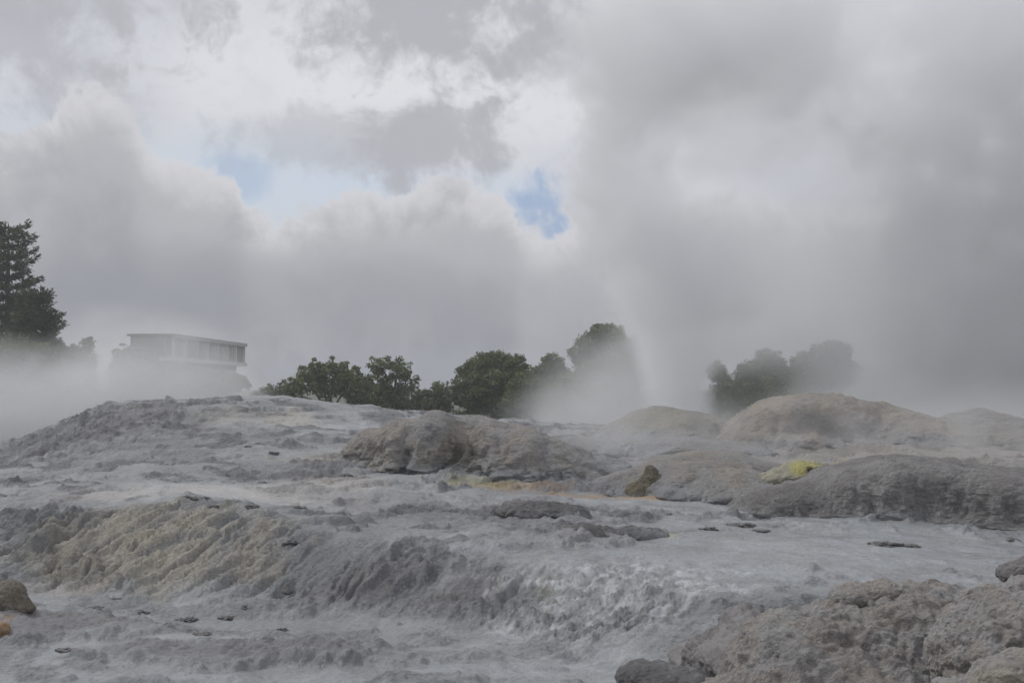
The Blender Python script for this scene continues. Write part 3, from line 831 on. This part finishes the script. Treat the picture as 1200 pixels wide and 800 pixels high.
tree_px('round_tree', 'dim tree between the conifers and the blurred rounded tree', 145, 62, 395, [(60, 412, 16, 16), (52, 432, 24, 20), (72, 440, 22, 18), (60, 455, 34, 14)], G3, 44, leaf=.18)
conifer_px('second tall conifer standing mostly outside the frame behind the tall dark conifer', -36, 275, 118, 4.5, 33)
tree_px('round_tree', 'dark green tree massed below the tall conifer boughs', 104, 20, 400,
        [(15, 415, 34, 20), (45, 415, 22, 16), (0, 440, 40, 24), (45, 440, 26, 20)], G3, 34, leaf=.17, per=44)

# ------------------------------------------------------------------ hotel building
def building():
    # front face runs from the near corner (px 200) to the far corner (px 283)
    a = Vector(at(199, 391, 178)); d2 = 178 * (455 - 391) / (455 - 402.5)
    b = Vector(at(283, 402.5, d2)); b.z = a.z
    ax = (b - a); ax.z = 0; Lf = ax.length; ax.normalize()
    rz = math.atan2(ax.y, ax.x)
    gzz = .5
    H = a.z - gzz                    # roof height above the ground
    root = empty('hotel_building', (a.x, a.y, gzz), rz)
    tag(root, 'flat roofed hotel block with white columns and a white balcony band, seen through steam', 'building')
    D = 6.2                          # depth, behind the front (+y local)
    fl = 3.3                         # top storey height
    side = -6.5                      # the wing left of the corner
    w = MB(); w.box((0, .9, 0), (Lf, D, H - .35)); w.box((Lf - .003, -.3, H - fl - .3), (Lf + .2, D, H - .36)); w.build('wall', M_WALL, root)
    rf = MB(); rf.box((-.5, -.9, H - .35), (Lf + .5, D + .4, H)); r_ = rf.build('roof', M_ROOF, root)
    p = MB(); p.box((-.5, -1.0, H - .62), (Lf + .5, -.897, H - .05)); p.build('fascia', M_FRAME, r_)
    bal = MB(); bal.box((-2.2, -1.0, H - fl - .95), (Lf + .5, .88, H - fl - .35)); bal.build('balcony_band', M_CONCRETE, root)
    n = 8
    for i in range(n):
        x = i * (Lf - .35) / (n - 1)
        c = MB(); c.box((x, -.75, H - fl - .347), (x + .35, -.35, H - .353)); c.build('column', M_CONCRETE, root)
    for i in range(n - 1):
        x0 = i * (Lf - .35) / (n - 1) + .45; x1 = (i + 1) * (Lf - .35) / (n - 1) - .1
        wf = MB()
        wf.box((x0, .82, H - fl), (x0 + .07, .897, H - .6)); wf.box((x1 - .07, .82, H - fl), (x1, .897, H - .6))
        wf.box((x0 + .07, .82, H - fl), (x1 - .07, .897, H - fl + .07)); wf.box((x0 + .07, .82, H - .67), (x1 - .07, .897, H - .6))
        xm = (x0 + x1) / 2; wf.box((xm - .035, .82, H - fl + .07), (xm + .035, .897, H - .67))
        o = wf.build('window', M_FRAME, root)
        g = MB(); g.box((x0 + .07, .85, H - fl + .07), (xm - .035, .88, H - .67)); g.box((xm + .035, .85, H - fl + .07), (x1 - .07, .88, H - .67)); g.build('pane', M_GLASS, o)
        wf = MB(); z0 = H - fl - 3.4; z1 = z0 + 1.7
        wf.box((x0, .80, z0), (x1, .897, z0 + .08)); wf.box((x0, .80, z1 - .08), (x1, .897, z1)); wf.box((x0, .80, z0 + .08), (x0 + .08, .897, z1 - .08)); wf.box((x1 - .08, .80, z0 + .08), (x1, .897, z1 - .08))
        o = wf.build('window', M_FRAME, root)
        g = MB(); g.box((x0 + .08, .84, z0 + .08), (x1 - .08, .88, z1 - .08)); g.build('pane', M_GLASS, o)
    lv = MB()
    for i in range(10): lv.box((-.10, 3.6, H - 3.2 + i * .28), (-.003, D - .5, H - 3.2 + i * .28 + .12))
    lv.build('louvre', M_FRAME, root)
building()

# ------------------------------------------------------------------ steam
def steam_box(name, label, lo, hi, build, step=.35, colr=(.965, .968, .98), aniso=.3):
    """closed box with an empty Surface and a Volume whose density build(t, p) falls to 0 before the faces"""
    lo = np.array(lo, float); hi = np.array(hi, float)
    b = MB(); c = (lo + hi) / 2; c[2] = lo[2]
    b.box(tuple(lo - c), tuple(hi - c))
    m, t = new_mat(name + '_vapour')
    out = t.node('ShaderNodeOutputMaterial')
    pos = t.node('ShaderNodeNewGeometry').outputs['Position']
    sx = t.node('ShaderNodeSeparateXYZ'); t.l.new(pos, sx.inputs[0])
    dens = build(t, pos, sx.outputs[0], sx.outputs[1], sx.outputs[2])
    v = t.node('ShaderNodeVolumePrincipled', ins={'Color': (*colr, 1), 'Anisotropy': aniso})
    t.set(v.inputs['Density'], dens)
    t.l.new(v.outputs[0], out.inputs['Volume'])
    m.cycles.volume_step_rate = step
    o = b.build(name, m)
    o.location = c
    tag(o, label, 'steam', kind='stuff')
    return o

def X(u, d): return (u - 600) / F * d
def Z(v, d): return at(600, v, d)[2]

# geyser column and the cloud it feeds: centre line and half width against height
def column_density(t, pos, x, y, z):
    d = 76.
    n = t.noise(pos, .15, 3, .55, .4)
    n2 = t.noise(t.v('ADD', pos, (0, 40, 9)), .42, 3, .55)
    nc = t.m('SUBTRACT', n, .5); nc2 = t.m('SUBTRACT', n2, .5)
    grow = t.curve(z, [(2.5, .12), (6, .4), (11, 1.0), (33, 1.3)])
    wob = t.m('MULTIPLY', t.m('ADD', t.m('MULTIPLY', nc, 10.0), t.m('MULTIPLY', nc2, 7.0)), grow)
    xl = t.curve(z, [(2.5, X(752, d)), (5, X(748, d)), (9, X(728, d)), (13, X(700, d)), (17, X(676, d)), (22, X(672, d)), (26, X(684, d)), (33, X(690, d))])
    xr = t.curve(z, [(2.5, X(832, d)), (6.5, X(838, d)), (9, X(866, d)), (12, X(930, d)), (15, X(900, d)), (19, X(800, d)), (23, X(800, d)), (27, X(980, d)), (33, X(1030, d))])
    xw = t.m('ADD', x, wob)
    soft = t.curve(z, [(2.5, .7), (8, 1.0), (16, 1.2), (33, 1.6)])
    kl = t.ss(0, 1, t.m('DIVIDE', t.m('SUBTRACT', xw, xl), t.curve(z, [(2.5, 2.4), (8, 2.2), (14, 1.4), (33, 1.6)])))
    kr = t.m('DIVIDE', t.m('SUBTRACT', xr, xw), t.m('MULTIPLY', soft, t.curve(z, [(2.5, .6), (7, 1.5), (10, 6), (15, 5), (33, 3)])), clamp=True)
    qy = t.m('ABSOLUTE', t.m('DIVIDE', t.m('ADD', t.m('SUBTRACT', y, d), t.m('MULTIPLY', wob, .6)), t.curve(z, [(2.5, 2.6), (8, 5.), (16, 8.), (33, 9.)])))
    k = t.m('MULTIPLY', t.m('MULTIPLY', kl, kr), t.ss(1.05, .5, qy))
    k = t.m('MULTIPLY', k, t.ss(.40, .60, t.m('ADD', n2, t.curve(z, [(2.5, .3), (8, .15), (33, .04)]))))
    dens = t.curve(z, [(2.5, .55), (7, .32), (12, .26), (20, .32), (33, .26)])
    k = t.m('MULTIPLY', k, t.m('MULTIPLY', t.ss(2.2, 3.4, z), t.ss(34.5, 31, z)))
    k = t.m('MULTIPLY', k, t.m('MULTIPLY', t.ss(10.2, 7.5, t.m('ABSOLUTE', t.m('SUBTRACT', y, d))), t.m('MULTIPLY', t.ss(X(600, d), X(640, d), x), t.ss(X(1090, d), X(1050, d), x))))
    return t.m('MULTIPLY', k, dens)
steam_box('steam_plume', 'tall pale steam column rising from the geyser behind the small dome', (X(600, 76), 65.5, 2.0), (X(1092, 76), 86.5, 35), column_density, step=.4)

# the wide bank of steam filling the right of the view
def bank_density(t, pos, x, y, z):
    d = 100.
    n = t.noise(pos, .075, 3, .55, .4)
    n2 = t.noise(t.v('ADD', pos, (5, 3, 70)), .26, 3, .55)
    nc = t.m('SUBTRACT', n, .5); nc2 = t.m('SUBTRACT', n2, .5)
    wob = t.m('ADD', t.m('MULTIPLY', nc, 16), t.m('MULTIPLY', nc2, 6))
    xl = t.curve(z, [(0, X(985, d)), (9, X(1000, d)), (14, X(1000, d)), (19, X(1020, d)), (24, X(1050, d)), (30, X(1060, d)), (42, X(1020, d))])
    q = t.m('SUBTRACT', t.m('ADD', x, wob), xl)
    k = t.m('MULTIPLY', t.m('MULTIPLY', t.ss(-2, 2.5, q), t.ss(.34, .58, n2)), .2)
    # thinner veil reaching left behind the column
    zt = t.m('ADD', z, t.m('MULTIPLY', wob, 1.1))
    veil = t.m('MULTIPLY', t.ss(28, 10, zt), t.ss(X(700, d), X(820, d), t.m('ADD', x, wob)))
    veil = t.m('MULTIPLY', veil, t.m('MULTIPLY', t.ss(5.2, 11, z), .08))
    veil2 = t.m('MULTIPLY', t.m('MULTIPLY', t.ss(X(895, d), X(960, d), t.m('ADD', x, t.m('MULTIPLY', wob, .6))), .06), t.ss(30, 14, zt))
    hi = t.m('MULTIPLY', t.m('MULTIPLY', t.ss(.46, .6, n), t.ss(20, 33, z)), t.m('MULTIPLY', t.ss(X(690, d), X(800, d), x), .16))
    k = t.m('MAXIMUM', t.m('MAXIMUM', k, veil), t.m('MAXIMUM', veil2, hi))
    f = t.m('MULTIPLY', t.ss(43, 39, z), t.m('MULTIPLY', t.ss(88.2, 92, y), t.ss(113.8, 108, y)))
    f = t.m('MULTIPLY', f, t.m('MULTIPLY', t.ss(X(660, d), X(720, d), x), t.ss(X(1690, d), X(1600, d), x)))
    return t.m('MULTIPLY', k, f)
steam_box('steam_bank', 'wide grey bank of drifting steam behind the largest dome', (X(655, 100), 88, -1), (X(1700, 100), 114, 44), bank_density, step=.45)

# low steam hugging the ground behind the terrace rim
def low_density(t, pos, x, y, z):
    d = 83.
    n = t.noise(t.v('MULTIPLY', pos, (1, 1, 1.4)), .22, 4, .55, .5)
    top = t.curve(x, [(X(-150, d), 10.6), (X(0, d), 10.2), (X(60, d), 10.2), (X(150, d), 11.6), (X(260, d), 10.4), (X(330, d), 5.6), (X(380, d), 4.0), (X(500, d), 3.6), (X(580, d), 5.0), (X(660, d), 9.0), (X(740, d), 11.0), (X(860, d), 6.0), (X(1000, d), 6.2), (X(1400, d), 8)])
    amt = t.curve(x, [(X(-150, d), .30), (X(50, d), .28), (X(120, d), .28), (X(260, d), .25), (X(330, d), .10), (X(380, d), .02), (X(520, d), .015), (X(600, d), .14), (X(680, d), .22), (X(800, d), .24), (X(860, d), .12), (X(930, d), .2), (X(1400, d), .3)])
    zz = t.m('ADD', z, t.m('MULTIPLY', t.m('SUBTRACT', n, .5), 6.5))
    k = t.m('DIVIDE', t.m('SUBTRACT', top, zz), 6.0, clamp=True)
    k = t.m('MULTIPLY', t.m('POWER', k, 1.5), amt)
    f = t.m('MULTIPLY', t.ss(77.2, 79.5, y), t.ss(87.8, 85, y))
    f = t.m('MULTIPLY', f, t.m('MULTIPLY', t.ss(X(-380, d), X(-300, d), x), t.ss(X(1600, d), X(1500, d), x)))
    return t.m('MULTIPLY', k, t.m('MULTIPLY', f, t.ss(14.8, 12, z)))
steam_box('low_steam', 'low white steam drifting along the far rim of the terrace', (X(-390, 83), 77, -1.5), (X(1610, 83), 87.9, 15), low_density, step=.22, colr=(.93, .93, .935))

# faint wisps over the right half of the terrace
def wisp_density(t, pos, x, y, z):
    n = t.noise(pos, .3, 3, .5, .6)
    k = t.m('MULTIPLY', t.ss(.36, .66, n), .075)
    k = t.m('MULTIPLY', k, t.m('MULTIPLY', t.ss(1.0, 2.2, z), t.ss(6.4, 3.4, z)))
    k = t.m('MULTIPLY', k, t.m('MULTIPLY', t.ss(43.2, 46, y), t.ss(56.8, 53, y)))
    return t.m('MULTIPLY', k, t.m('MULTIPLY', t.ss(0, 4, x), t.ss(33, 29, x)))
steam_box('steam_wisp', 'thin veil of steam drifting in front of the brown domes', (-.5, 43, .8), (33.5, 57, 6.6), wisp_density, step=.3)

# even air over the whole place
def haze():
    b = MB(); b.box((-420, -90, -7.5), (420, 330, 46))
    m, t = new_mat('haze_air')
    out = t.node('ShaderNodeOutputMaterial')
    v = t.node('ShaderNodeVolumePrincipled', ins={'Color': (.95, .96, .98, 1), 'Density': .0007, 'Anisotropy': .2})
    t.l.new(v.outputs[0], out.inputs['Volume'])
    o = b.build('haze', m); tag(o, 'even pale haze in the damp air over the terrace', 'haze', kind='stuff')
haze()

# ------------------------------------------------------------------ sky and sun
SUN_EL, SUN_AZ = R(47), R(-64)          # azimuth measured from +Y towards +X
w = bpy.data.worlds.new('World'); sc.world = w; w.use_nodes = True
w.node_tree.nodes.clear()
t = NT(w.node_tree)
wo = t.node('ShaderNodeOutputWorld'); bg = t.node('ShaderNodeBackground', ins={'Strength': .1})
t.l.new(bg.outputs[0], wo.inputs[0])
sky = t.node('ShaderNodeTexSky', sky_type='NISHITA')
sky.sun_disc = False; sky.sun_elevation = SUN_EL; sky.sun_rotation = SUN_AZ; sky.air_density = 1.0; sky.dust_density = 1.5
dr = t.node('ShaderNodeTexCoord').outputs['Generated']
sx = t.node('ShaderNodeSeparateXYZ'); t.l.new(dr, sx.inputs[0])
az = t.m('ARCTAN2', sx.outputs[0], sx.outputs[1])          # heading
el = t.m('ARCSINE', sx.outputs[2])                         # elevation
def AE(u, v):
    r = ray(u, v); n = math.sqrt(sum(c * c for c in r))
    return math.atan2(r[0], r[1]), math.asin(r[2] / n)
nw = t.noise(dr, 5.5, 6, .6, .5)
nf = t.noise(t.v('ADD', dr, (4, 2, 9)), 13, 8, .64, .6)
nl = t.noise(t.v('ADD', dr, (1, 8, 2)), 2.6, 4, .5)
nw_c = t.m('SUBTRACT', nw, .5); nf_c = t.m('SUBTRACT', nf, .5)
warp = t.m('ADD', t.m('MULTIPLY', nw_c, 1.6), t.m('MULTIPLY', nf_c, 2.2))
nh = t.noise(t.v('ADD', dr, (7, 5, 1)), 34, 7, .62, .4)
nh_c = t.m('SUBTRACT', nh, .5)
warp = t.m('ADD', warp, t.m('MULTIPLY', nh_c, 1.6))
def oval(u, v, ru, rv, lo=1.35, hi=.55, k=1.0):
    a0, e0 = AE(u, v)
    q = t.m('ADD', t.m('POWER', t.m('DIVIDE', t.m('SUBTRACT', az, a0), ru / F), 2), t.m('POWER', t.m('DIVIDE', t.m('SUBTRACT', el, e0), rv / F), 2))
    return t.ss(lo, hi, t.m('ADD', t.m('SQRT', q), t.m('MULTIPLY', warp, k)))
S = 11.5
def cc(r, g, b): return (r * S * .985, g * S, b * S * 1.035)
# high thin white cloud with blue showing through its holes
col = t.mixc(t.ss(.3, .7, nl), cc(.52, .53, .56), cc(.63, .635, .645))
col = t.mixc(t.m('MULTIPLY', oval(480, 90, 330, 75, 1.5, .3), .8), col, cc(.66, .665, .67))
col = t.mixc(t.m('MULTIPLY', oval(330, 215, 150, 50, 1.5, .3), .55), col, cc(.50, .58, .66))
col = t.mixc(t.m('MULTIPLY', oval(520, 225, 150, 26, 1.4, .5), .45), col, cc(.50, .57, .66))
col = t.mixc(t.m('MULTIPLY', oval(60, 140, 90, 26, 1.4, .5), .35), col, cc(.5, .55, .62))
skyb = t.mixc(.75, sky.outputs[0], cc(.19, .31, .52))
col = t.mixc(t.m('MULTIPLY', oval(646, 240, 34, 38, 1.4, .4, 1.5), .72), col, skyb)
col = t.mixc(t.m('MULTIPLY', oval(283, 205, 34, 26, 1.5, .3, 1.0), .4), col, skyb)
# grey cloud above
g1 = cc(.385, .385, .405)
for (u, v, ru, rv, a) in [(520, 5, 175, 75, .95), (20, 40, 130, 75, .75), (60, 0, 150, 40, .6), (500, 165, 80, 45, .85), (420, 165, 130, 34, .55), (100, 120, 80, 40, .35), (640, 60, 70, 40, .5)]:
    col = t.mixc(t.m('MULTIPLY', oval(u, v, ru, rv, 1.4, .45, 1.3), a), col, g1)
# the big cumulus bank standing over the horizon
top = t.curve(az, [(AE(u, v)[0], AE(u, v)[1]) for u, v in [(-900, 120), (-200, 130), (0, 165), (60, 140), (110, 105), (150, 120), (190, 175), (265, 190), (290, 235), (345, 255), (385, 232), (430, 215), (520, 212), (575, 215), (605, 245), (628, 275), (660, 265), (720, 250), (900, 240), (1300, 220), (2100, 150)]])
dd = t.m('SUBTRACT', top, el)
ddn = t.m('ADD', dd, t.m('ADD', t.m('ADD', t.m('MULTIPLY', nf_c, .09), t.m('MULTIPLY', nh_c, .035)), t.m('MULTIPLY', nw_c, .04)))
mask = t.ss(-.004, .007, ddn)
inner = t.mixc(t.ss(-.005, .045, ddn), cc(.60, .59, .595), cc(.42, .415, .425))
inner = t.mixc(t.ss(.02, .15, ddn), inner, cc(.255, .26, .28))
inner = t.mixc(t.m('MULTIPLY', t.ss(.46, .62, nw), .35), inner, cc(.40, .40, .415))
inner = t.mixc(t.m('MULTIPLY', t.ss(.5, .66, nf), .22), inner, cc(.25, .257, .275))
inner = t.mixc(t.m('MULTIPLY', oval(130, 395, 220, 26, 1.5, .3, .7), .5), inner, cc(.35, .36, .375))
inner = t.mixc(t.m('MULTIPLY', oval(600, 440, 300, 30, 1.5, .3, .7), .35), inner, cc(.34, .36, .38))
inner = t.mixc(t.m('MULTIPLY', oval(330, 345, 330, 40, 1.5, .3, .9), .45), inner, cc(.24, .25, .272))
col = t.mixc(mask, col, inner)
t.set(bg.inputs['Color'], col)

sd = bpy.data.lights.new('sun', 'SUN'); so = bpy.data.objects.new('sun', sd); COL.objects.link(so)
sd.energy = 1.5; sd.angle = R(10); sd.color = (1, .97, .93)
dirv = Vector((math.sin(SUN_AZ) * math.cos(SUN_EL), math.cos(SUN_AZ) * math.cos(SUN_EL), math.sin(SUN_EL)))
so.rotation_euler = dirv.to_track_quat('Z', 'Y').to_euler()
so.location = dirv * 50 + Vector((0, 0, 5))

# ------------------------------------------------------------------ render settings
sc.view_settings.view_transform = 'Standard'; sc.view_settings.look = 'None'
sc.view_settings.exposure = 0; sc.view_settings.gamma = 1; sc.view_settings.use_curve_mapping = False
cy = sc.cycles
cy.use_denoising = True
try: cy.denoiser = 'OPENIMAGEDENOISE'
except Exception: pass
cy.use_adaptive_sampling = True; cy.adaptive_threshold = .008
cy.max_bounces = 6; cy.diffuse_bounces = 2; cy.glossy_bounces = 2; cy.transmission_bounces = 2; cy.volume_bounces = 4; cy.transparent_max_bounces = 12
cy.volume_step_rate = 1.0; cy.volume_max_steps = 256
cy.caustics_reflective = False; cy.caustics_refractive = False
